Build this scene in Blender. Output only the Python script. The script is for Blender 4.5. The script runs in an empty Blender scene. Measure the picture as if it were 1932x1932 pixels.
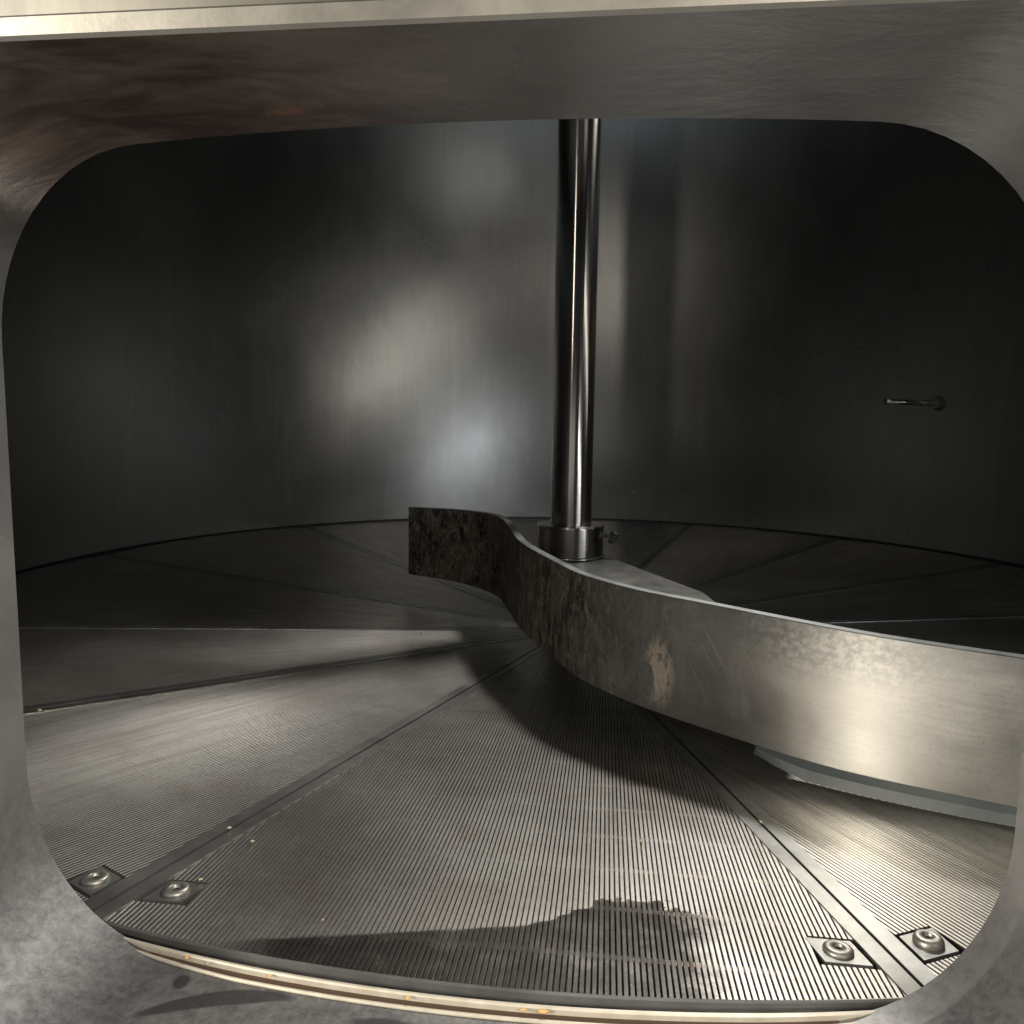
import bpy, bmesh, math, random
from mathutils import Vector, Matrix
random.seed(7)
S = bpy.context.scene
COL = S.collection
R = math.radians
# ------------------------------------------------------------------ camera
yaw, pit, rol = -.076, .111, .0138
fw = Vector((math.sin(yaw)*math.cos(pit), math.cos(yaw)*math.cos(pit), -math.sin(pit)))
rt = Vector((math.cos(yaw), -math.sin(yaw), 0)); up = rt.cross(fw)
r2 = rt*math.cos(rol)+up*math.sin(rol); u2 = -rt*math.sin(rol)+up*math.cos(rol)
cd = bpy.data.cameras.new('camera'); cam = bpy.data.objects.new('camera', cd); COL.objects.link(cam)
M = Matrix((r2, u2, -fw)).transposed().to_4x4(); M.translation = Vector((0, -1.3511, .2805))
cam.matrix_world = M
cd.sensor_width = 36; cd.lens = 36*1471.7/1932; cd.clip_start = .01; cd.clip_end = 50
S.camera = cam
S.cycles.max_bounces = 8; S.cycles.glossy_bounces = 5; S.cycles.diffuse_bounces = 3
S.render.resolution_x = S.render.resolution_y = 1024
# ------------------------------------------------------------------ world and lamps
w = bpy.data.worlds.new('World'); S.world = w; w.use_nodes = True
bg = w.node_tree.nodes['Background']; bg.inputs[0].default_value = (1, .95, .88, 1); bg.inputs[1].default_value = .52
def area(name, loc, tgt, sx, sy, e, col):
    l = bpy.data.lights.new(name, 'AREA'); l.shape = 'RECTANGLE'; l.size = sx; l.size_y = sy
    l.energy = e; l.color = col
    o = bpy.data.objects.new(name, l); COL.objects.link(o); o.location = loc
    o.rotation_euler = (Vector(tgt)-Vector(loc)).to_track_quat('-Z', 'Y').to_euler()
    return o
def spot(name, loc, tgt, e, col, ang, blend=.6, rad=.03):
    l = bpy.data.lights.new(name, 'SPOT'); l.energy = e; l.color = col; l.spot_size = R(ang)
    l.spot_blend = blend; l.shadow_soft_size = rad
    o = bpy.data.objects.new(name, l); COL.objects.link(o); o.location = loc
    o.rotation_euler = (Vector(tgt)-Vector(loc)).to_track_quat('-Z', 'Y').to_euler()
    return o
area('room_lamp', (1.25, -2.6, 1.35), (.0, -.95, .1), .9, .6, 58, (1, .93, .82))
area('room_lamp_left', (-2.35, -2.6, 1.05), (.28, -.82, .05), .7, .6, 115, (1, .93, .80))
spot('manhole_lamp', (.40, .50, 1.45), (-.02, -.70, 0), 94, (1, .96, .90), 46, .9, .09)
area('wall_fill_light', (0, .1, 1.52), (0, .1, 0), .3, .3, .22, (.82, .93, 1))  # added cool fill for the wall; the dome has no opening here
def bar_lamp(name, a, b, tgt, wdt, e, col):
    a, b = Vector(a), Vector(b); o = area(name, (a+b)/2, tgt, (b-a).length, wdt, e, col)
    z = ((a+b)/2-Vector(tgt)).normalized(); x = (b-a).normalized(); x = (x-z*x.dot(z)).normalized(); y = z.cross(x)
    o.rotation_euler = Matrix((x, y, z)).transposed().to_euler(); o.data.spread = R(85)
bar_lamp('wall_smear_helper', (.93, -.08, .38), (.60, -.54, .85), (-.50, .86, .48), .06, .29, (1, .93, .82))  # this and the next two: unseen, added to put bright smears on the wall
bar_lamp('wall_smear_helper', (.70, -.56, .04), (.42, -.70, .30), (-.28, .96, .2), .06, .24, (.95, .97, 1))
bar_lamp('wall_smear_helper', (.55, -.45, 1.46), (.32, -.52, 1.48), (-.34, .94, .99), .05, .06, (1, .95, .86))
bar_lamp('shaft_glint_helper', (-.19, -.88, .60), (-.19, -.88, 1.35), (0, 0, .62), .03, .22, (1, .90, .78))  # unseen, added only to draw the bright streak on the shaft
S.view_settings.view_transform = 'Standard'; S.view_settings.look = 'None'
S.view_settings.exposure = 0; S.view_settings.gamma = 1
# ------------------------------------------------------------------ material tools
class NT:
    def __init__(s, name):
        s.m = bpy.data.materials.new(name); s.m.use_nodes = True
        s.t = s.m.node_tree; s.n = s.t.nodes; s.p = s.n['Principled BSDF']
    def node(s, k, **kw):
        n = s.n.new(k)
        for a, v in kw.items(): setattr(n, a, v)
        return n
    def link(s, a, b): s.t.links.new(a, b)
    def put(s, sock, v):
        if hasattr(v, 'is_linked'): s.link(v, sock)
        else: sock.default_value = v
    def coord(s, kind='Object', scale=(1, 1, 1)):
        c = s.node('ShaderNodeTexCoord'); mp = s.node('ShaderNodeMapping')
        s.link(c.outputs[kind], mp.inputs[0]); mp.inputs['Scale'].default_value = scale
        return mp.outputs[0]
    def noise(s, vec, scale, detail=5, rough=.6, dist=0.):
        n = s.node('ShaderNodeTexNoise'); s.link(vec, n.inputs['Vector'])
        n.inputs['Scale'].default_value = scale; n.inputs['Detail'].default_value = detail
        n.inputs['Roughness'].default_value = rough; n.inputs['Distortion'].default_value = dist
        return n.outputs['Fac']
    def ramp(s, f, stops):
        n = s.node('ShaderNodeValToRGB'); s.link(f, n.inputs[0]); e = n.color_ramp.elements
        while len(e) < len(stops): e.new(.5)
        for k, (p, c) in enumerate(stops):
            e[k].position = p; e[k].color = (c, c, c, 1) if isinstance(c, (int, float)) else (*c, 1)
        return n.outputs[0]
    def rng(s, f, a, b, c=0., d=1.):
        n = s.node('ShaderNodeMapRange'); s.put(n.inputs[0], f)
        for i, v in enumerate((a, b, c, d)): n.inputs[i+1].default_value = v
        return n.outputs[0]
    def math(s, op, a, b=0.):
        n = s.node('ShaderNodeMath', operation=op); s.put(n.inputs[0], a); s.put(n.inputs[1], b); return n.outputs[0]
    def mix(s, f, a, b):
        n = s.node('ShaderNodeMix', data_type='RGBA'); s.put(n.inputs[0], f)
        s.put(n.inputs[6], (*a, 1) if isinstance(a, tuple) else a); s.put(n.inputs[7], (*b, 1) if isinstance(b, tuple) else b)
        return n.outputs[2]
    def sep(s, vec):
        n = s.node('ShaderNodeSeparateXYZ'); s.link(vec, n.inputs[0]); return n.outputs
    def bump(s, h, strength, dist=.001, prev=None):
        n = s.node('ShaderNodeBump'); s.link(h, n.inputs['Height'])
        n.inputs['Strength'].default_value = strength; n.inputs['Distance'].default_value = dist
        if prev: s.link(prev, n.inputs['Normal'])
        return n.outputs[0]
    def out(s, base=None, rough=None, metal=None, normal=None, **kw):
        p = s.p
        if base is not None: s.put(p.inputs['Base Color'], (*base, 1) if isinstance(base, tuple) else base)
        if rough is not None: s.put(p.inputs['Roughness'], rough)
        if metal is not None: s.put(p.inputs['Metallic'], metal)
        if normal is not None: s.link(normal, p.inputs['Normal'])
        for k, v in kw.items(): s.put(p.inputs[k.replace('_', ' ')], v)
        return s.m
    def blob(s, xyz, c, rad, soft=.5):
        """1 inside an ellipse on two of the separated coordinates, fading out at its rim"""
        acc = None
        for k in range(3):
            if rad[k] is None: continue
            d = s.math('DIVIDE', s.math('SUBTRACT', xyz[k], c[k]), rad[k]); d = s.math('MULTIPLY', d, d)
            acc = d if acc is None else s.math('ADD', acc, d)
        return s.rng(acc, 1-soft, 1+soft, 1, 0)
def steel(name, base=(.5, .49, .47), r0=.28, r1=.45, sc=6, brush=(1, 1, 40), brush_amt=.12, mott=.25, bump=.05, metal=1.):
    t = NT(name); v = t.coord()
    big = t.noise(v, sc, 6, .6, .4); fine = t.noise(t.coord('Object', brush), 60, 4, .7)
    lo = tuple(c*(1-mott) for c in base); hi = tuple(min(1, c*(1+mott*.5)) for c in base)
    col = t.mix(t.rng(big, .3, .7), lo, hi)
    col = t.mix(t.math('MULTIPLY', t.rng(fine, .35, .65), brush_amt), col, (.12, .12, .12))
    ro = t.math('ADD', t.rng(big, .25, .75, r0, r1), t.rng(fine, .3, .7, -.04, .04))
    nb = t.bump(fine, bump, .0006)
    return t.out(col, ro, metal, nb)
MT = {}
# tank wall: dull vertically brushed sheet
t = NT('brushed_wall_steel'); v = t.coord(); g = t.noise(t.coord('Object', (1, 1, .06)), 130, 3, .7)
b = t.noise(v, 2.2, 5, .55, .5); sp = t.noise(v, 55, 3, .6)
wm = t.noise(t.coord('Object', (14, 14, 1.6)), 1.5, 6, .65); col = t.mix(t.rng(b, .3, .7), (.28, .29, .292), (.39, .395, .385)); col = t.mix(t.math('MULTIPLY', t.rng(g, .4, .7), .14), col, (.16, .16, .155)); col = t.mix(t.math('MULTIPLY', t.rng(wm, .55, .75), .35), col, (.52, .50, .46)); nb = t.bump(g, .05, .0006); wv = t.noise(t.coord('Object', (1, 1, .7)), 5.5, 3, .5); nb = t.bump(wv, .12, .01, nb)
MT['wall'] = t.out(col, t.rng(b, .3, .7, .25, .34), .9, nb)
# manway neck: smooth, wavy, brown mottling under the top on the left, grey film on the bottom
t = NT('mottled_neck_steel'); v = t.coord(); X = t.sep(v)
b = t.noise(v, 7, 6, .6, 1.2); f = t.noise(v, 170, 5, .75, .3); st = t.noise(t.coord('Object', (5, 11, 9)), 2.6, 8, .68, .55)
col = t.mix(t.rng(b, .3, .7), (.42, .415, .41), (.58, .57, .56))
top = t.math('MULTIPLY', t.rng(X[2], .37, .405), t.rng(X[0], .02, -.13))
brown = t.mix(t.rng(st, .38, .62), (.17, .115, .105), (.56, .43, .35))
col = t.mix(t.math('MULTIPLY', top, .92), col, brown)
orange = t.math('MULTIPLY', t.math('MULTIPLY', t.rng(st, .46, .54), t.blob(X, (-.11, -1.013, 0), (.085, .007, None), .8)), t.rng(X[2], .38, .4))
col = t.mix(t.math('MULTIPLY', orange, .8), col, (.62, .34, .22))
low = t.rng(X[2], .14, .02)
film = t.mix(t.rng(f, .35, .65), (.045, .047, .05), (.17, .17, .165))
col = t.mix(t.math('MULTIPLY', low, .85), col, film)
ro = t.math('ADD', t.rng(b, .3, .7, .20, .30), t.math('MULTIPLY', low, .30))
nb = t.bump(f, .2, .0005); nb = t.bump(st, .25, .002, nb)
# dark dried smears on the sill: one long finger mark and one spot
wob = t.noise(v, 45, 3, .6); 
sx = t.math('SUBTRACT', X[0], t.math('MULTIPLY', t.math('SUBTRACT', wob, .5), .012))
XY = (sx, X[1], X[2])
bent = t.math('ADD', X[1], t.math('MULTIPLY', t.math('POWER', t.math('ABSOLUTE', t.math('ADD', X[0], .138)), 2.), 4.2))
XB = (sx, bent, X[2])
m1 = t.blob(XB, (-.168, -1.0030, 0), (.036, .0052, None), .2); m2 = t.blob(XY, (-.1918, -.9975, 0), (.0052, .0050, None), .25)
m3 = t.blob(XY, (-.083, -1.016, 0), (.016, .004, None), .4); m4 = t.blob(XY, (.14, -1.03, 0), (.05, .02, None), .8)
mm = t.math('MULTIPLY', t.math('MINIMUM', t.math('ADD', t.math('ADD', m1, m2), t.math('ADD', m3, t.math('MULTIPLY', m4, .6))), 1.), t.rng(X[2], .02, .01))
col = t.mix(t.math('MULTIPLY', mm, .8), col, (.045, .045, .048))
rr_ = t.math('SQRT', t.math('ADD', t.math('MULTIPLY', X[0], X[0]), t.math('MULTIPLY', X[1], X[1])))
col = t.mix(t.math('MULTIPLY', t.math('MULTIPLY', t.rng(rr_, 1.0185, 1.0165), t.rng(X[0], .02, .10)), .14), col, (.75, .73, .70))  # bend highlight painted as a lighter band near the inner edge
MT['neck'] = t.out(col, ro, .78, nb)
MT['neck_edge'] = steel('bright_cut_edge_steel', (.30, .285, .25), .35, .5, 20, (1, 1, 1), .1, .2, .2)
MT['jacket'] = steel('satin_jacket_steel', (.12, .113, .098), .42, .55, 5, (1, 1, .1), .1, .2, .1)
MT['bar'] = steel('grey_bar_steel', (.40, .40, .385), .3, .42, 14, (1, 1, 1), .2, .35, .15, .85)
MT['bright'] = steel('turned_bright_steel', (.66, .64, .61), .16, .26, 10, (1, 1, 30), .06, .1, .05)
MT['dark'] = steel('dark_steel', (.10, .10, .10), .35, .6, 30, (1, 1, 1), .3, .5, .3)
MT['ring'] = steel('mottled_ring_steel', (.17, .17, .17), .25, .5, 40, (1, 1, 1), .3, .6, .35)
MT['bolt'] = steel('bolt_steel', (.42, .40, .36), .38, .55, 90, (1, 1, 1), .3, .5, .3, .85)
MT['socket'] = steel('socket_dark', (.06, .06, .055), .5, .6)
MT['plate'] = steel('hub_plate_steel', (.17, .17, .16), .38, .5, 12, (1, 1, 1), .15, .3, .15)
MT['wiper'] = NT('blue_grey_wiper'); t = MT['wiper']; v = t.coord(); n1 = t.noise(v, 25, 5, .6, .5)
MT['wiper'] = t.out(t.mix(t.rng(n1, .3, .7), (.05, .06, .062), (.085, .10, .10)), .5, .0, t.bump(n1, .2, .001))
# shaft
t = NT('polished_shaft_steel'); v = t.coord('Object', (1, 1, 1)); g = t.noise(t.coord('Object', (1, 1, 60)), 8, 4, .7); X = t.sep(t.coord())
low = t.rng(X[2], .20, .13)
tg = t.node('ShaderNodeTangent'); tg.direction_type = 'RADIAL'; tg.axis = 'Z'; TG = tg.outputs[0]
MT['shaft'] = t.out(t.mix(t.rng(g, .3, .7), (.36, .345, .33), (.44, .42, .40)), t.math('ADD', .17, t.math('MULTIPLY', low, .06)), 1., t.bump(g, .01, .0003), Anisotropic=.92, Anisotropic_Rotation=.25, Tangent=TG)
# wedge wire
t = NT('wedge_wire_steel'); c = t.node('ShaderNodeNewGeometry'); X = t.sep(c.outputs['Position'])
pv = c.outputs['Position']; b = t.noise(pv, 7, 5, .55, .3); st = t.noise(t.coord('UV', (60, 2, 1)), 2.2, 5, .65); f = t.noise(pv, 260, 3, .7); wob = t.noise(pv, 42, 4, .65)
col = t.mix(t.rng(b, .3, .7), (.54, .52, .485), (.68, .66, .62)); tb = t.noise(pv, 16, 4, .6); col = t.mix(t.math('MULTIPLY', t.rng(tb, .5, .7), .35), col, (.42, .33, .27)); col = t.mix(t.math('MULTIPLY', t.rng(st, .45, .7), .6), col, (.25, .24, .22)); col = t.mix(t.math('MULTIPLY', t.rng(f, .5, .75), .35), col, (.2, .185, .16))
ro = t.math('ADD', t.rng(b, .3, .7, .31, .37), t.rng(st, .3, .7, -.03, .05))
# darker, smoother patch near the rim of the front panel
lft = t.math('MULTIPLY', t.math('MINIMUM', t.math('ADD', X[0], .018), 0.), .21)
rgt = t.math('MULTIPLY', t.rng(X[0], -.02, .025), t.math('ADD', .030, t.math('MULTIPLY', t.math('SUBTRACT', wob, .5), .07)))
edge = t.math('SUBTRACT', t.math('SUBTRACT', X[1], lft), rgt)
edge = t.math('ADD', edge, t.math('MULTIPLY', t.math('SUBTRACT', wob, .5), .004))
darkened = t.math('MULTIPLY', t.rng(edge, -.932, -.9345), t.math('MULTIPLY', t.rng(X[0], -.19, -.15), t.rng(t.math('ADD', X[0], t.math('MULTIPLY', wob, .05)), .115, .090)))
darkened = t.math('MULTIPLY', darkened, t.rng(t.noise(pv, 38, 5, .65), .34, .50, .72, 1.))
col = t.mix(t.math('MULTIPLY', darkened, .62), col, (.035, .03, .026)); ro = t.math('SUBTRACT', ro, t.math('MULTIPLY', darkened, .12))
# pale flaky residue by the far wall
res = t.math('MULTIPLY', t.blob(X, (-.43, .83, 0), (.22, .10, None), .3), t.rng(wob, .60, .52))
col = t.mix(t.math('MULTIPLY', res, .85), col, (.62, .58, .48))
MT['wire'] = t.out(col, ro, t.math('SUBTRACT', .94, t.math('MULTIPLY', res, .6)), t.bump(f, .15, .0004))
t = NT('rust_tinted_rod'); v = t.coord(); n1 = t.noise(v, 60, 4, .6)
MT['rod'] = t.out(t.mix(t.math('MULTIPLY', t.rng(n1, .4, .6), t.blob(t.sep(v), (.10, -.78, 0), (.07, .28, None), .6)), (.04, .034, .03), (.66, .48, .35)), .5, .3)
# blade: u = metres along the blade, v = height
t = NT('blade_steel'); uv = t.coord('UV'); U = t.sep(uv)
def uvs(x, y):
    mp = t.node('ShaderNodeMapping'); t.link(uv, mp.inputs[0]); mp.inputs['Scale'].default_value = (x, y, 1); return mp.outputs[0]
big = t.noise(uvs(3, 6), 3, 5, .6, .4); br = t.noise(uvs(4, 70), 4, 4, .65); grn = t.noise(uvs(90, 90), 3, 4, .7)
col = t.mix(t.rng(big, .3, .7), (.40, .395, .38), (.55, .54, .515))
col = t.mix(t.math('MULTIPLY', t.rng(br, .45, .7), .25), col, (.3, .28, .25))
col = t.mix(t.math('MULTIPLY', t.rng(grn, .5, .7), .25), col, (.22, .21, .19))
d1 = t.noise(uvs(26, 10), 1.6, 8, .68, 1.0); d2 = t.noise(uvs(60, 26), 1.5, 6, .7, 1.6)
zone = t.rng(t.math('ADD', U[0], t.math('MULTIPLY', t.math('SUBTRACT', t.noise(uvs(10, 8), 2, 4, .6), .5), .35)), 0.98, .74)
crust = t.mix(t.rng(d1, .44, .56), (.022, .021, .020), (.19, .17, .142))
crust = t.mix(t.math('MULTIPLY', t.rng(d2, .55, .60), .7), crust, (.56, .47, .36))
dirt = t.math('MULTIPLY', zone, t.rng(d1, .30, .42, .72, 1.))
vein = t.rng(t.math('ABSOLUTE', t.math('SUBTRACT', d2, .5)), .018, .006)
crust = t.mix(t.math('MULTIPLY', vein, .45), crust, (.50, .42, .32))
col2 = t.mix(dirt, col, crust)
bl = t.math('MULTIPLY', t.blob(U, (.903, .040, 0), (.017, .030, None), .7), t.rng(t.blob(U, (.889, .030, 0), (.010, .018, None), .3), .6, .2)); blm = t.math('MULTIPLY', bl, t.rng(d2, .44, .50))
col2 = t.mix(t.math('MULTIPLY', blm, .9), col2, (.72, .61, .48))
pat = t.math('MULTIPLY', t.blob(U, (1.06, .105, 0), (.075, .030, None), .8), t.rng(t.noise(uvs(120, 120), 1.2, 5, .7), .42, .58))
col2 = t.mix(t.math('MULTIPLY', pat, .6), col2, (.20, .20, .195))
# scratches
scr = None
for (a, c_, L, off) in ((.965, .078, .020, 0), (.968, .07, .017, .003), (.962, .066, .018, -.002), (1.00, .075, .018, 0), (.95, .04, .022, .0)):
    ang = R(-58)
    du = t.math('SUBTRACT', U[0], a+off); dv = t.math('SUBTRACT', U[1], c_)
    al = t.math('ADD', t.math('MULTIPLY', du, math.cos(ang)), t.math('MULTIPLY', dv, math.sin(ang)))
    pe = t.math('ADD', t.math('MULTIPLY', du, -math.sin(ang)), t.math('MULTIPLY', dv, math.cos(ang)))
    pe = t.math('ADD', pe, t.math('MULTIPLY', t.math('SUBTRACT', big, .5), .006))
    m = t.math('MULTIPLY', t.rng(t.math('ABSOLUTE', pe), .0004, .0009, 1, 0), t.rng(t.math('ABSOLUTE', al), L*.6, L, 1, 0))
    scr = m if scr is None else t.math('MAXIMUM', scr, m)
col2 = t.mix(t.math('MULTIPLY', scr, .42), col2, (.8, .76, .68))
nb = t.bump(br, .12, .0008); nb = t.bump(t.math('MULTIPLY', d1, zone), .5, .003, nb)
ro = t.math('ADD', t.rng(big, .3, .7, .30, .42), t.math('MULTIPLY', dirt, .25))
MT['blade'] = t.out(col2, ro, t.math('SUBTRACT', 1., t.math('MINIMUM', t.math('ADD', t.math('MULTIPLY', dirt, .8), blm), 1.)), nb)
MT['blade_top'] = steel('ground_edge_steel', (.24, .255, .25), .42, .55, 20, (1, 1, 1), .15, .25, .15)
MT['lip'] = NT('cream_sill_lip'); t = MT['lip']; n1 = t.noise(t.coord(), 90, 4, .6)
MT['lip'] = t.out(t.mix(t.rng(n1, .3, .7), (.40, .36, .29), (.52, .48, .40)), .45, .2, t.bump(n1, .2, .0005))
MT['groove'] = NT('brown_groove').out((.07, .04, .025), .6, .0)
MT['crumb'] = NT('orange_crumb').out((.70, .36, .12), .6, .0)
MT['husk'] = NT('pale_husk').out((.50, .42, .29), .6, .0)
MT['grease'] = NT('pale_grease').out((.55, .52, .44), .4, .0)
# ------------------------------------------------------------------ mesh tools
def obj(name, bm, mat, parent=None, smooth=False, mats=None):
    me = bpy.data.meshes.new(name); bmesh.ops.recalc_face_normals(bm, faces=bm.faces[:]) ; bm.to_mesh(me); bm.free()
    for m in (mats or [mat]): me.materials.append(m)
    if smooth:
        for p in me.polygons: p.use_smooth = True
    o = bpy.data.objects.new(name, me); COL.objects.link(o)
    if parent: o.parent = parent
    return o
def thing(name, label, cat, group=None, loc=(0, 0, 0)):
    o = bpy.data.objects.new(name, None); COL.objects.link(o); o.location = loc
    o['label'] = label; o['category'] = cat
    if group: o['group'] = group
    return o
def tag(o, label, cat, group=None):
    o['label'] = label; o['category'] = cat
    if group: o['group'] = group
    return o
def prism(bm, poly, z0, z1, matrix=None):
    """poly: list of (x,y); z0,z1: value or function (x,y)"""
    f0 = z0 if callable(z0) else (lambda x, y: z0); f1 = z1 if callable(z1) else (lambda x, y: z1)
    a = [bm.verts.new((x, y, f0(x, y))) for x, y in poly]; b = [bm.verts.new((x, y, f1(x, y))) for x, y in poly]
    bm.faces.new(a[::-1]); bm.faces.new(b); n = len(poly)
    for i in range(n): bm.faces.new((a[i], a[(i+1) % n], b[(i+1) % n], b[i]))
    if matrix: bmesh.ops.transform(bm, matrix=matrix, verts=a+b)
    return a+b
def bevel(bm, w, seg=1, ang=30):
    es = [e for e in bm.edges if len(e.link_faces) == 2 and e.calc_face_angle(0) > R(ang)]
    bmesh.ops.bevel(bm, geom=es, offset=w, segments=seg, affect='EDGES', clamp_overlap=True)
def lathe(bm, prof, n=48, center=(0, 0)):
    rings = []
    for r, z in prof:
        if r < 1e-6: rings.append([bm.verts.new((center[0], center[1], z))])
        else: rings.append([bm.verts.new((center[0]+r*math.cos(2*math.pi*k/n), center[1]+r*math.sin(2*math.pi*k/n), z)) for k in range(n)])
    for A, B in zip(rings, rings[1:]):
        for k in range(n):
            if len(A) == 1 and len(B) == 1: continue
            if len(A) == 1: bm.faces.new((A[0], B[k], B[(k+1) % n]))
            elif len(B) == 1: bm.faces.new((A[k], A[(k+1) % n], B[0]))
            else: bm.faces.new((A[k], A[(k+1) % n], B[(k+1) % n], B[k]))
def sweep(bm, prof, a0, a1, n):
    """sweep a closed (r,z) profile from angle a0 to a1 (radians, math convention)"""
    rings = [[bm.verts.new((r*math.cos(a), r*math.sin(a), z)) for r, z in (prof(a) if callable(prof) else prof)] for a in [a0+(a1-a0)*k/n for k in range(n+1)]]
    m = len(rings[0])
    for A, B in zip(rings, rings[1:]):
        for k in range(m): bm.faces.new((A[k], A[(k+1) % m], B[(k+1) % m], B[k]))
    bm.faces.new(rings[0]); bm.faces.new(rings[-1][::-1])
# ------------------------------------------------------------------ opening profile (x,z) on the cylinder
X0, X1, Z0, Z1, RC = -.302, .217, -.003, .411, .09
def profile(off=0., per=14):
    pts = []
    rc = RC+off
    for cx, cz, a0 in ((X1-RC, Z1-RC, 0), (X0+RC, Z1-RC, 90), (X0+RC, Z0+RC, 180), (X1-RC, Z0+RC, 270)):
        for k in range(per+1):
            a = R(a0+90*k/per); pts.append((cx+rc*math.cos(a), cz+rc*math.sin(a)))
    out = []
    for i, p in enumerate(pts):                      # subdivide the straight runs
        q = pts[(i+1) % len(pts)]; d = math.hypot(q[0]-p[0], q[1]-p[1]); n = max(1, int(d/.02))
        for k in range(n): out.append((p[0]+(q[0]-p[0])*k/n, p[1]+(q[1]-p[1])*k/n))
    return out
def cyl(x, z, r): return (x, -math.sqrt(max(0, r*r-x*x)), z)
def holed_wall(bm, r, off, ztop, zbot, hole_off_z=0):
    P = profile(off); cx, cz = (X0+X1)/2, (Z0+Z1)/2
    A = [math.asin(x/r) for x, z in P]; ac = math.asin(cx/r)
    HA, HT, HB = .55, .8, zbot
    loops = []
    for s in range(9):
        lp = []
        for (x, z), a in zip(P, A):
            dx, dz = a-ac, z-cz
            kx = 1e9 if abs(dx) < 1e-9 else (HA/abs(dx)); lim = (HT-cz) if dz > 0 else (cz-HB)
            kz = 1e9 if abs(dz) < 1e-9 else lim/abs(dz); k = min(kx, kz)
            ex, ez = ac+dx*k, cz+dz*k; f = (s/8)**1.4
            aa = a+(ex-a)*f; zz = z+(ez-z)*f
            lp.append(bm.verts.new((r*math.sin(aa), -r*math.cos(aa), zz)))
        loops.append(lp)
    n = len(P)
    for L0, L1 in zip(loops, loops[1:]):
        for i in range(n): bm.faces.new((L0[i], L0[(i+1) % n], L1[(i+1) % n], L1[i]))
    def patch(a0, a1, z0, z1, na, nz):
        g = [[bm.verts.new((r*math.sin(a0+(a1-a0)*i/na), -r*math.cos(a0+(a1-a0)*i/na), z0+(z1-z0)*j/nz)) for i in range(na+1)] for j in range(nz+1)]
        for j in range(nz):
            for i in range(na): bm.faces.new((g[j][i], g[j][i+1], g[j+1][i+1], g[j+1][i]))
    patch(ac-HA, ac+HA, HT, ztop, 24, 6)
    patch(ac+HA, ac+2*math.pi-HA, HB, ztop, 140, 12)
# ------------------------------------------------------------------ the tank
TOP = 1.55
tank = thing('brewing_tank', 'stainless steel tank with rounded rectangular manway framing the dark brushed interior', 'tank')
bm = bmesh.new(); holed_wall(bm, 1.0, 0, TOP, -.14); obj('inner_wall', bm, MT['wall'], tank, True)
bm = bmesh.new(); lathe(bm, [(1.0, TOP), (.9, TOP+.09), (.6, TOP+.2), (.3, TOP+.25), (0, TOP+.26)], 96); obj('top_dome', bm, MT['wall'], tank, True)
bm = bmesh.new(); lathe(bm, [(0, -.2), (1.0, -.14)], 96); obj('lower_bottom', bm, MT['dark'], tank, True)
# neck
bm = bmesh.new(); RS = [1.0+.0965*k/10 for k in range(11)]
P = profile(0); PO = profile(.0075); n = len(P)
def yfl(x): return -1.0838-.0326*x
def neckpt(x, z, f):
    a = Vector(cyl(x, z, 1.0)); b = Vector((x, yfl(x), z)); return a.lerp(b, f)
inner = [[bm.verts.new(neckpt(x, z, k/10)) for x, z in P] for k in range(11)]
for A, B in zip(inner, inner[1:]):
    for i in range(n): bm.faces.new((A[i], A[(i+1) % n], B[(i+1) % n], B[i]))
obj('manway_neck', bm, MT['neck'], tank, True)
bm = bmesh.new()
def fl(off, dy): return [bm.verts.new((x, yfl(x)+dy, z)) for x, z in profile(off)]
a = fl(0, 0); b = fl(.0012, -.0012); c = fl(.0072, -.0012); d = fl(.0084, 0); e = fl(.0084, .04)
for A, B in ((a, b), (b, c), (c, d), (d, e)):
    for i in range(n): bm.faces.new((A[i], A[(i+1) % n], B[(i+1) % n], B[i]))
obj('neck_rim', bm, MT['neck_edge'], tank, False)
bm = bmesh.new(); holed_wall(bm, 1.062, .007, TOP+.1, -.3); obj('outer_jacket', bm, MT['jacket'], tank, True)
# ledge ring welded round the foot of the wall (not across the opening)
bm = bmesh.new(); sweep(bm, [(.9955, -.02), (.9955, .003), (.9975, .005), (.9999, .005), (.9999, -.02)], R(-66), R(246), 220)
obj('wall_foot_ledge', bm, MT['dark'], tank, False)  # dark colour picked to keep the ledge from showing a highlight
# sill: ring step and double lip with a groove between
bm = bmesh.new(); sweep(bm, [(.9938, -.02), (.9938, -.0035), (.9995, -.0045), (.9995, -.02)], R(-106), R(-78.5), 60)
obj('sill_ring', bm, MT['ring'], tank, False)
def lipprof(a, ro, w, dz=0.):
    f = min(1, max(0.02, (math.degrees(a)+104.5)/5)) * min(1, max(0.02, (-80.3-math.degrees(a))/4)); f = math.sqrt(f)
    c = 1.0005+ro*f; w = w*(.35+.65*f)
    return [(c-w*.5, -.006), (c-w*.5, .0000+dz), (c-w*.25, .0008+dz), (c+w*.25, .0008+dz), (c+w*.5, .0000+dz), (c+w*.5, -.006)]
def grooveprof(a):
    f = min(1, max(0.02, (math.degrees(a)+104.5)/5)) * min(1, max(0.02, (-80.3-math.degrees(a))/4)); f = math.sqrt(f)
    e = 1.0008+.0066*f
    return [(1.0000, -.0075), (1.0000, -.0026), (e, -.0026), (e, -.0075)]
bm = bmesh.new(); sweep(bm, lambda a: lipprof(a, .0008, .0024), R(-104.3), R(-80.6), 80); obj('sill_lip', bm, MT['lip'], tank, False)
bm = bmesh.new(); sweep(bm, lambda a: lipprof(a, .0070, .0017, -.0024), R(-104.3), R(-80.6), 80); obj('sill_lip', bm, MT['lip'], tank, False)
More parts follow.
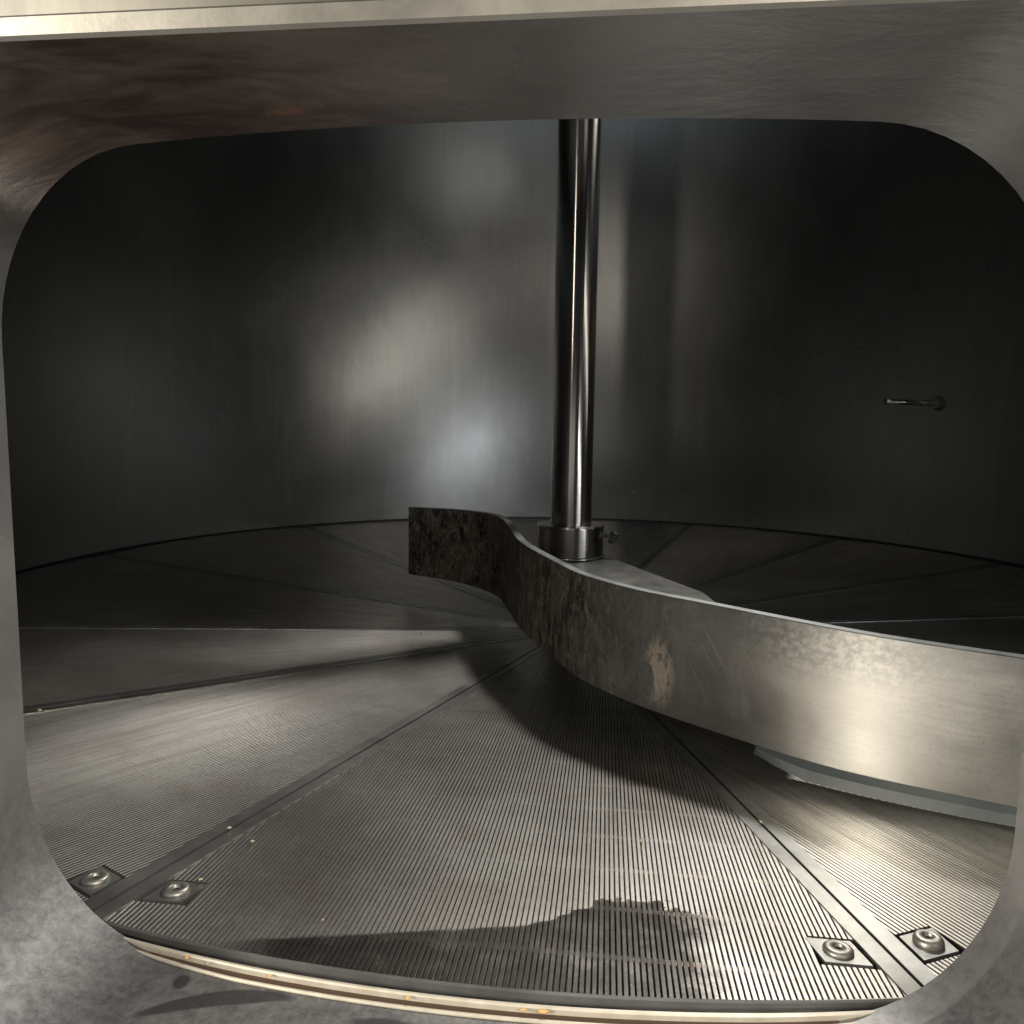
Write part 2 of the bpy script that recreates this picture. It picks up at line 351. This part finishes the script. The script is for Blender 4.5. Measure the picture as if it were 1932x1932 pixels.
bm = bmesh.new(); sweep(bm, grooveprof, R(-104), R(-81), 60); obj('sill_groove', bm, MT['groove'], tank, False)
# ------------------------------------------------------------------ wedge wire floor: shallow dish of 13 wedges
ZC = -.0777
seams = [-79.2, -53.5, -27.8, -2, 22, 46, 69.8, 92, 114, 135.7, 169, 202.5, 229, 254.1]
names = {
 12: 'smooth looking grey wedge wire panel beside the front panel, left one of its two neighbours',
 13: 'bright ribbed wedge wire panel directly inside the opening, with dark patch',
 0: 'ribbed wedge wire panel at right below the curved blade, with raised button bolt',
 11: 'pale brushed floor panel at far left, above the black seam line',
 10: 'dark floor panel against the left wall, above the pale brushed panel',
 9: 'small grey floor panel behind the left tip of the blade, narrow end at the hub',
 8: 'floor panel with pale flaky residue at the back wall left of the blade tip',
 1: 'shadowed floor panel just behind the bright right end of the blade',
 2: 'dark floor panel against the right wall behind the blade',
 3: 'black floor panel at the right rear, between the wall and the blade',
 4: 'black floor panel at right rear next to the faint seam',
 5: 'black floor panel right of the faint seam behind the hub',
 6: 'black floor panel left of the faint seam, directly behind the hub collar',
 7: 'floor panel behind the shaft, mostly hidden by blade and hub',
}
def panel(i):
    a0, a1 = seams[i], seams[(i+1) % 14]
    if a1 < a0: a1 += 360
    half = R((a1-a0)/2); mid = R((a0+a1)/2); bx, by = math.cos(mid), math.sin(mid)
    sl = -ZC/math.cos(half)                      # rise per metre along the middle line
    def W(t, l, h): return (bx*t-by*l, by*t+bx*l, ZC+sl*t*.985+h)
    root = thing('wedge_wire_panel', names[i], 'wire panel', 'wedge wire panels making up the false floor')
    RO, RI, WB, G = .9905, .075, .0115, .0012
    th, ch = math.tan(half), math.cos(half)
    def L(t, w): return t*th-w/ch                # lateral edge at distance w from the seam
    t0, t1 = (.932, .955) if i == 12 else (.920, .943)
    pitch = .00318; ww, dp = .00250, .0035
    bm = bmesh.new(); uvl = bm.loops.layers.uv.new('UVMap')
    nmax = int(RO*math.sin(half)/pitch)+1
    def wire(l, ta, tb):
        if tb-ta < .002: return
        vs = []
        for t in (ta, tb):
            vs.append([bm.verts.new(W(t, l+x, h)) for x, h in ((-ww/2, -.0003), (-ww/2+.0003, 0), (ww/2-.0003, 0), (ww/2, -.0003), (.0003, -dp), (-.0003, -dp))])
        A, B = vs
        fs = [bm.faces.new((A[k], A[(k+1) % 6], B[(k+1) % 6], B[k])) for k in range(6)]+[bm.faces.new(A[::-1]), bm.faces.new(B)]
        for f in fs:
            for lp in f.loops: lp[uvl].uv = (l+i*3, ta if lp.vert in A else tb)
    for k in range(-nmax, nmax+1):
        l = k*pitch+.0004
        ta = max(RI, (abs(l)+(WB*.6)/ch)/th); tb = math.sqrt(max(0, RO*RO-l*l))
        if tb <= ta: continue
        if i in (12, 13, 0) and L((t0+t1)/2, WB+G)-abs(l) < .029: wire(l, ta, min(tb, t0-.002)); wire(l, max(ta, t1+.002), tb)
        else: wire(l, ta, tb)
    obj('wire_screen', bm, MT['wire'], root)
    # support rods across below the wires
    t = .13
    while t < RO-.02 and i in (12, 13, 0):
        h = min(L(t, WB), math.sqrt(RO*RO-t*t)); bm = bmesh.new()
        a = [bm.verts.new(W(t+x, s*h, z)) for s in (-1, 1) for x, z in ((-.0022, -.0009), (.0022, -.0009), (.003, -.012), (-.003, -.012))]
        for q in range(4): bm.faces.new((a[q], a[(q+1) % 4], a[4+(q+1) % 4], a[4+q]))
        bm.faces.new(a[:4]); bm.faces.new(a[4:])
        obj('support_rod', bm, MT['rod'], root)
        t += .0485
    # border bars
    for s in (-1, 1):
        bm = bmesh.new(); te = math.sqrt(RO*RO-(RO*math.sin(half))**2)
        p = [(RI, s*L(RI, WB)), (RI, s*L(RI, G)), (te, s*L(te, G)), (te+WB*.3, s*L(te+WB*.3, WB))]
        p[3] = (math.sqrt(RO**2-L(te, WB)**2), s*L(te, WB))
        a = [bm.verts.new(W(t, l, -.008)) for t, l in p]; b = [bm.verts.new(W(t, l, .0009)) for t, l in p]
        bm.faces.new(a); bm.faces.new(b)
        for q in range(4): bm.faces.new((a[q], a[(q+1) % 4], b[(q+1) % 4], b[q]))
        bevel(bm, .0009); obj('border_bar', bm, MT['bar'], root)
    # rim bar along the outside arc
    bm = bmesh.new(); rings = []; nn = 24; am = half-.004
    for q in range(nn+1):
        a = -am+2*am*q/nn
        rings.append([bm.verts.new(W(r*math.cos(a), r*math.sin(a), h)) for r, h in ((RO, -.004), (RO, .0002), (RO+.0009, .0004), (RO+.0022, -.0002), (RO+.003, -.012), (RO, -.012))])
    for A, B in zip(rings, rings[1:]):
        for k in range(6): bm.faces.new((A[k], A[(k+1) % 6], B[(k+1) % 6], B[k]))
    obj('rim_bar', bm, MT['bar'], root)
    if i in (12, 13, 0):                  # tabs with bolts
        for s in (-1, 1):
            bm = bmesh.new(); g = WB+G+.0025
            tb0, tb1 = t0+.0005, t1-.0005
            p = [(tb0, s*L(tb0, g)), (tb1, s*L(tb1, g)), (tb1, s*(L(tb1, g)-.0245)), (tb0, s*(L(tb0, g)-.0245))]
            a = [bm.verts.new(W(t, l, -.006)) for t, l in p]; b = [bm.verts.new(W(t, l, .0003)) for t, l in p]
            bm.faces.new(a); bm.faces.new(b)
            for q in range(4): bm.faces.new((a[q], a[(q+1) % 4], b[(q+1) % 4], b[q]))
            bevel(bm, .0006); tab = obj('bolt_tab', bm, MT['bar'], root)
            tc = (tb0+tb1)/2; lc = s*(L(tc, g)-.0122)
            hgt = .0045 if (i == 0 and s == -1) else .0028
            bm = bmesh.new(); rb = .0082; hx = .0030
            lathe(bm, [(rb-.0004, 0), (rb, .0006), (rb*.98, hgt*.55), (rb*.86, hgt*.9), (rb*.7, hgt), (hx*1.1, hgt), (hx, hgt-.0004), (hx, hgt-.0022), (0, hgt-.0024)], 36)
            bl = obj('bolt', bm, MT['bolt'], tab, True, mats=[MT['bolt'], MT['socket']])
            for pl in bl.data.polygons:
                c = pl.center
                if math.hypot(c.x, c.y) < hx*.99 : pl.material_index = 1
            nrm = Vector((-bx*sl, -by*sl, 1)).normalized()
            bl.matrix_world = Matrix.Translation(Vector(W(tc, lc, .0003))) @ nrm.to_track_quat('Z', 'Y').to_matrix().to_4x4()
for i in range(14): panel(i)
# centre boss under the paddle
bm = bmesh.new(); lathe(bm, [(0, -.15), (.073, -.15), (.073, -.068), (.070, -.066), (.05, -.064), (0, -.064)], 64)
obj('centre_boss', bm, MT['bar'], tank, True)
# ------------------------------------------------------------------ agitator: shaft, hub, plate, curved blade
ag = thing('grain_rake', 'curved steel rake blade on a polished upright shaft standing in the tank floor centre', 'rake')
bm = bmesh.new(); lathe(bm, [(0, -.06), (.0357, -.06), (.0357, .1), (.0357, .14), (.0357, .2), (.0357, TOP+.2), (0, TOP+.2)], 96); obj('shaft', bm, MT['shaft'], ag, True)
bm = bmesh.new(); lathe(bm, [(.0357, .0575), (.057, .0575), (.0572, .060), (.0572, .106), (.0582, .1065), (.0582, .1105), (.0575, .1115), (.0362, .1115), (.0357, .110)], 96)
hub = obj('hub_collar', bm, MT['shaft'], ag, True)
m = hub.modifiers.new('es', 'EDGE_SPLIT'); m.split_angle = R(35)
bm = bmesh.new()
bmesh.ops.create_cone(bm, cap_ends=True, segments=16, radius1=.004, radius2=.004, depth=.014, matrix=Matrix.Translation((.062, -.01, .094)) @ Matrix.Rotation(R(90), 4, 'Y'))
bmesh.ops.create_cone(bm, cap_ends=True, segments=8, radius1=.005, radius2=.008, depth=.020, matrix=Matrix.Translation((.073, -.01, .090)) @ Matrix.Rotation(R(20), 4, 'Y'))
bmesh.ops.subdivide_edges(bm, edges=bm.edges[:], cuts=2)
for v in bm.verts: v.co += Vector((random.uniform(-1, 1), random.uniform(-1, 1), random.uniform(-1, 1)))*.0014
obj('locking_pin', bm, MT['plate'], hub)
bm = bmesh.new(); lathe(bm, [(.0565, .0560), (.0605, .0560), (.0590, .0585), (.0570, .0600)], 64); obj('weld_bead', bm, MT['bright'], hub, True)
blade = [(-.317, .146, -.015), (-.231, .125, -.021), (-.17, .088, -.027), (-.142, .05, -.028), (-.123, .006, -.027), (-.111, -.045, -.025), (-.103, -.086, -.022), (-.091, -.156, -.014),
 (-.078, -.235, -.007), (-.062, -.298, -.005), (-.045, -.35, -.003), (-.009, -.449, -.001), (.015, -.505, .000), (.067, -.575, .000), (.13, -.63, -.002), (.206, -.697, -.001), (.259, -.736, .002), (.329, -.775, .005), (.40, -.81, .007), (.46, -.835, .008)]
def cr(pts, sub=6):
    out = []
    n = len(pts)
    for i in range(n-1):
        p0, p1, p2, p3 = pts[max(0, i-1)], pts[i], pts[i+1], pts[min(n-1, i+2)]
        for k in range(sub):
            t = k/sub
            out.append(tuple(.5*((2*p1[j])+(-p0[j]+p2[j])*t+(2*p0[j]-5*p1[j]+4*p2[j]-p3[j])*t*t+(-p0[j]+3*p1[j]-3*p2[j]+p3[j])*t**3) for j in range(3)))
    out.append(pts[-1]); return out
B = cr(blade); T = .0115
for _ in range(3): B = [B[0]]+[tuple((B[i-1][j]+2*B[i][j]+B[i+1][j])/4 for j in range(3)) for i in range(1, len(B)-1)]+[B[-1]]
def normals(B):
    out = []
    for i in range(len(B)):
        p, q = B[max(0, i-1)], B[min(len(B)-1, i+1)]; d = Vector((q[0]-p[0], q[1]-p[1])).normalized(); out.append(Vector((-d.y, d.x)))
    return out
N = normals(B)                                   # points to the hub side
bm = bmesh.new(); uvl = bm.loops.layers.uv.new('UVMap'); s = 0; secs = []; ss = []
zt = .118
for i, (x, y, zb) in enumerate(B):
    if i: s += math.hypot(x-B[i-1][0], y-B[i-1][1])
    nx, ny = N[i]; c = .0007
    pr = [(0, zb+c), (0, zb+.03), (0, .06), (0, zt-c), (c, zt), (T-c, zt), (T, zt-c), (T, zb+c), (T-c, zb), (c, zb)]
    secs.append([bm.verts.new((x+nx*o, y+ny*o, z)) for o, z in pr]); ss.append(s)
for i in range(len(secs)-1):
    for k in range(10):
        f = bm.faces.new((secs[i][k], secs[i][(k+1) % 10], secs[i+1][(k+1) % 10], secs[i+1][k]))
        f.material_index = 1 if k in (3, 4, 5) else 0
        for l in f.loops:
            idx = i if l.vert in secs[i] else i+1
            l[uvl].uv = (ss[idx], l.vert.co.z)
for sc in (secs[0], secs[-1]): bm.faces.new(sc)
print('BLADE LEN', s)
bl = obj('blade', bm, None, ag, False, mats=[MT['blade'], MT['blade_top']])
for p in bl.data.polygons: p.use_smooth = True
m = bl.modifiers.new('es', 'EDGE_SPLIT'); m.split_angle = R(25)
# wiper strip hanging below the outer end of the blade
bm = bmesh.new(); secs = []
for i, (x, y, zb) in enumerate(B):
    rr = math.hypot(x, y)
    if rr < .672 or x < 0: continue
    nx, ny = N[i]; zf = ZC*(1-rr)+.0035; zf = zb+(zf-zb)*min(1, .15+(rr-.672)/.06)
    secs.append([bm.verts.new((x+nx*o, y+ny*o, z)) for o, z in ((.0015, zb+.002), (.0022, zb*.5+zf*.5), (-.0015, zf), (.007, zf), (.007, zb+.002))])
for A, C in zip(secs, secs[1:]):
    for k in range(5): bm.faces.new((A[k], A[(k+1) % 5], C[(k+1) % 5], C[k]))
bm.faces.new(secs[0]); bm.faces.new(secs[-1]); obj('wiper_strip', bm, MT['wiper'], ag)
# plate between hub and blade; hidden outer corner stretched to cast more shadow
bm = bmesh.new(); prism(bm, [(.0605, .012), (.182, -.275), (.186, -.30), (.215, -.60), (.19, -.665), (.10, -.590), (.03, -.505), (-.03, -.36), (-.066, -.22), (-.0605, .0)], .047, .055); bevel(bm, .0006)
obj('support_plate', bm, MT['plate'], ag)
# ------------------------------------------------------------------ temperature probe on the rear right wall
pr = thing('temperature_probe', 'thin steel probe rod sticking out of the dark rear wall, right of the shaft', 'probe')
base = Vector((.842, .539, .343)); n_ = Vector((-.842, -.539, 0)).normalized()
tipd = (n_*.8+Vector((-.45, .1, .02))).normalized()
def rod(bm, a, b, r0, r1, seg=16):
    d = b-a; q = d.to_track_quat('Z', 'Y').to_matrix().to_4x4()
    bmesh.ops.create_cone(bm, cap_ends=True, segments=seg, radius1=r0, radius2=r1, depth=d.length, matrix=Matrix.Translation((a+b)/2) @ q)
bm = bmesh.new(); rod(bm, base, base+tipd*.14, .0065, .0065); obj('rod', bm, MT['bright'], pr, True)
bm = bmesh.new(); rod(bm, base-n_*.002, base+n_*.016, .018, .011, 24); obj('fitting', bm, MT['bar'], pr)
bm = bmesh.new(); bmesh.ops.create_uvsphere(bm, u_segments=12, v_segments=8, radius=.005, matrix=Matrix.Translation(base+n_*.012+Vector((.008, -.004, .001)))); obj('nut', bm, MT['bright'], pr, True)
# ------------------------------------------------------------------ crumbs and husks
def speck(name, p, r, mat, label, group, elong=1.6, ang=0):
    bm = bmesh.new(); bmesh.ops.create_icosphere(bm, subdivisions=2, radius=r)
    for v in bm.verts:
        v.co *= .55*(1+random.uniform(-.25, .25)); v.co.x *= elong; v.co.z *= .7
    bmesh.ops.rotate(bm, verts=bm.verts, cent=(0, 0, 0), matrix=Matrix.Rotation(ang, 3, 'Z'))
    o = obj(name, bm, mat, None, True); o.location = p; return tag(o, label, 'grain crumb', group)
def sill(x, r, z=.0005): return (x, -math.sqrt(r*r-x*x), z)
gr = 'orange crumbs caught in the sill groove'
for (x, r, s_, lb) in ((-.196, 1.0035, .0016, 'orange crumb at the left end of the sill groove'),
                   (-.183, 1.004, .0011, 'small cream crumb in the sill groove, second from the left'),
                   (-.1475, 1.0042, .0016, 'orange crumb in the sill groove below the left bolts'),
                   (-.0745, 1.0045, .0017, 'orange crumb alone in the middle left of the sill groove'),
                   (-.0175, 1.0045, .0011, 'small orange crumb beside the long orange one in the sill groove'),
                   (-.008, 1.0045, .0018, 'long orange crumb in the middle of the sill groove')):
    speck('grain_crumb', sill(x, r), s_, MT['crumb'] if 'orange' in lb else MT['husk'], lb, gr, 1.3 if 'long' not in lb else 2.8, 0)
gh = 'pale husks scattered on the floor panels'
def fz(x, y): return ZC*(1-math.hypot(x, y))+.0022
for (x, y, s_, lb, an) in ((-.2245, -.9105, .0016, 'pale husk standing beside the left bolt of the front panel', .3),
                       (-.238, -.84, .0020, 'pale flat husk on the left seam bars, upper of two', .5),
                       (-.214, -.857, .0018, 'pale flat husk on the left seam bars, lower of two', .4),
                       (-.136, -.944, .0010, 'tiny pale husk on the ribs above the dark patch', 0),
                       (-.108, -.83, .0010, 'tiny pale husk alone on the left part of the front ribs', 0),
                       (.055, -.82, .0022, 'bright husk on the ribs below the middle of the blade', 1.2),
                       (-.53, -.63, .0028, 'pale husk on the black seam at the left edge', .2),
                       (-.235, -.14, .0022, 'small bright husk on the grey panel left of the hub', 0),
                       (-.60, .02, .0025, 'faint husk on the dark panel at far left', 0),
                       (-.352, -.50, .0018, 'tiny husk in the middle of the smooth left panel', 0),
                       (.148, -.78, .0022, 'pale husk on the right seam bar below the blade', -1)):
    speck('husk', (x, y, fz(x, y)), s_, MT['husk'], lb, gh, 1.5, an)
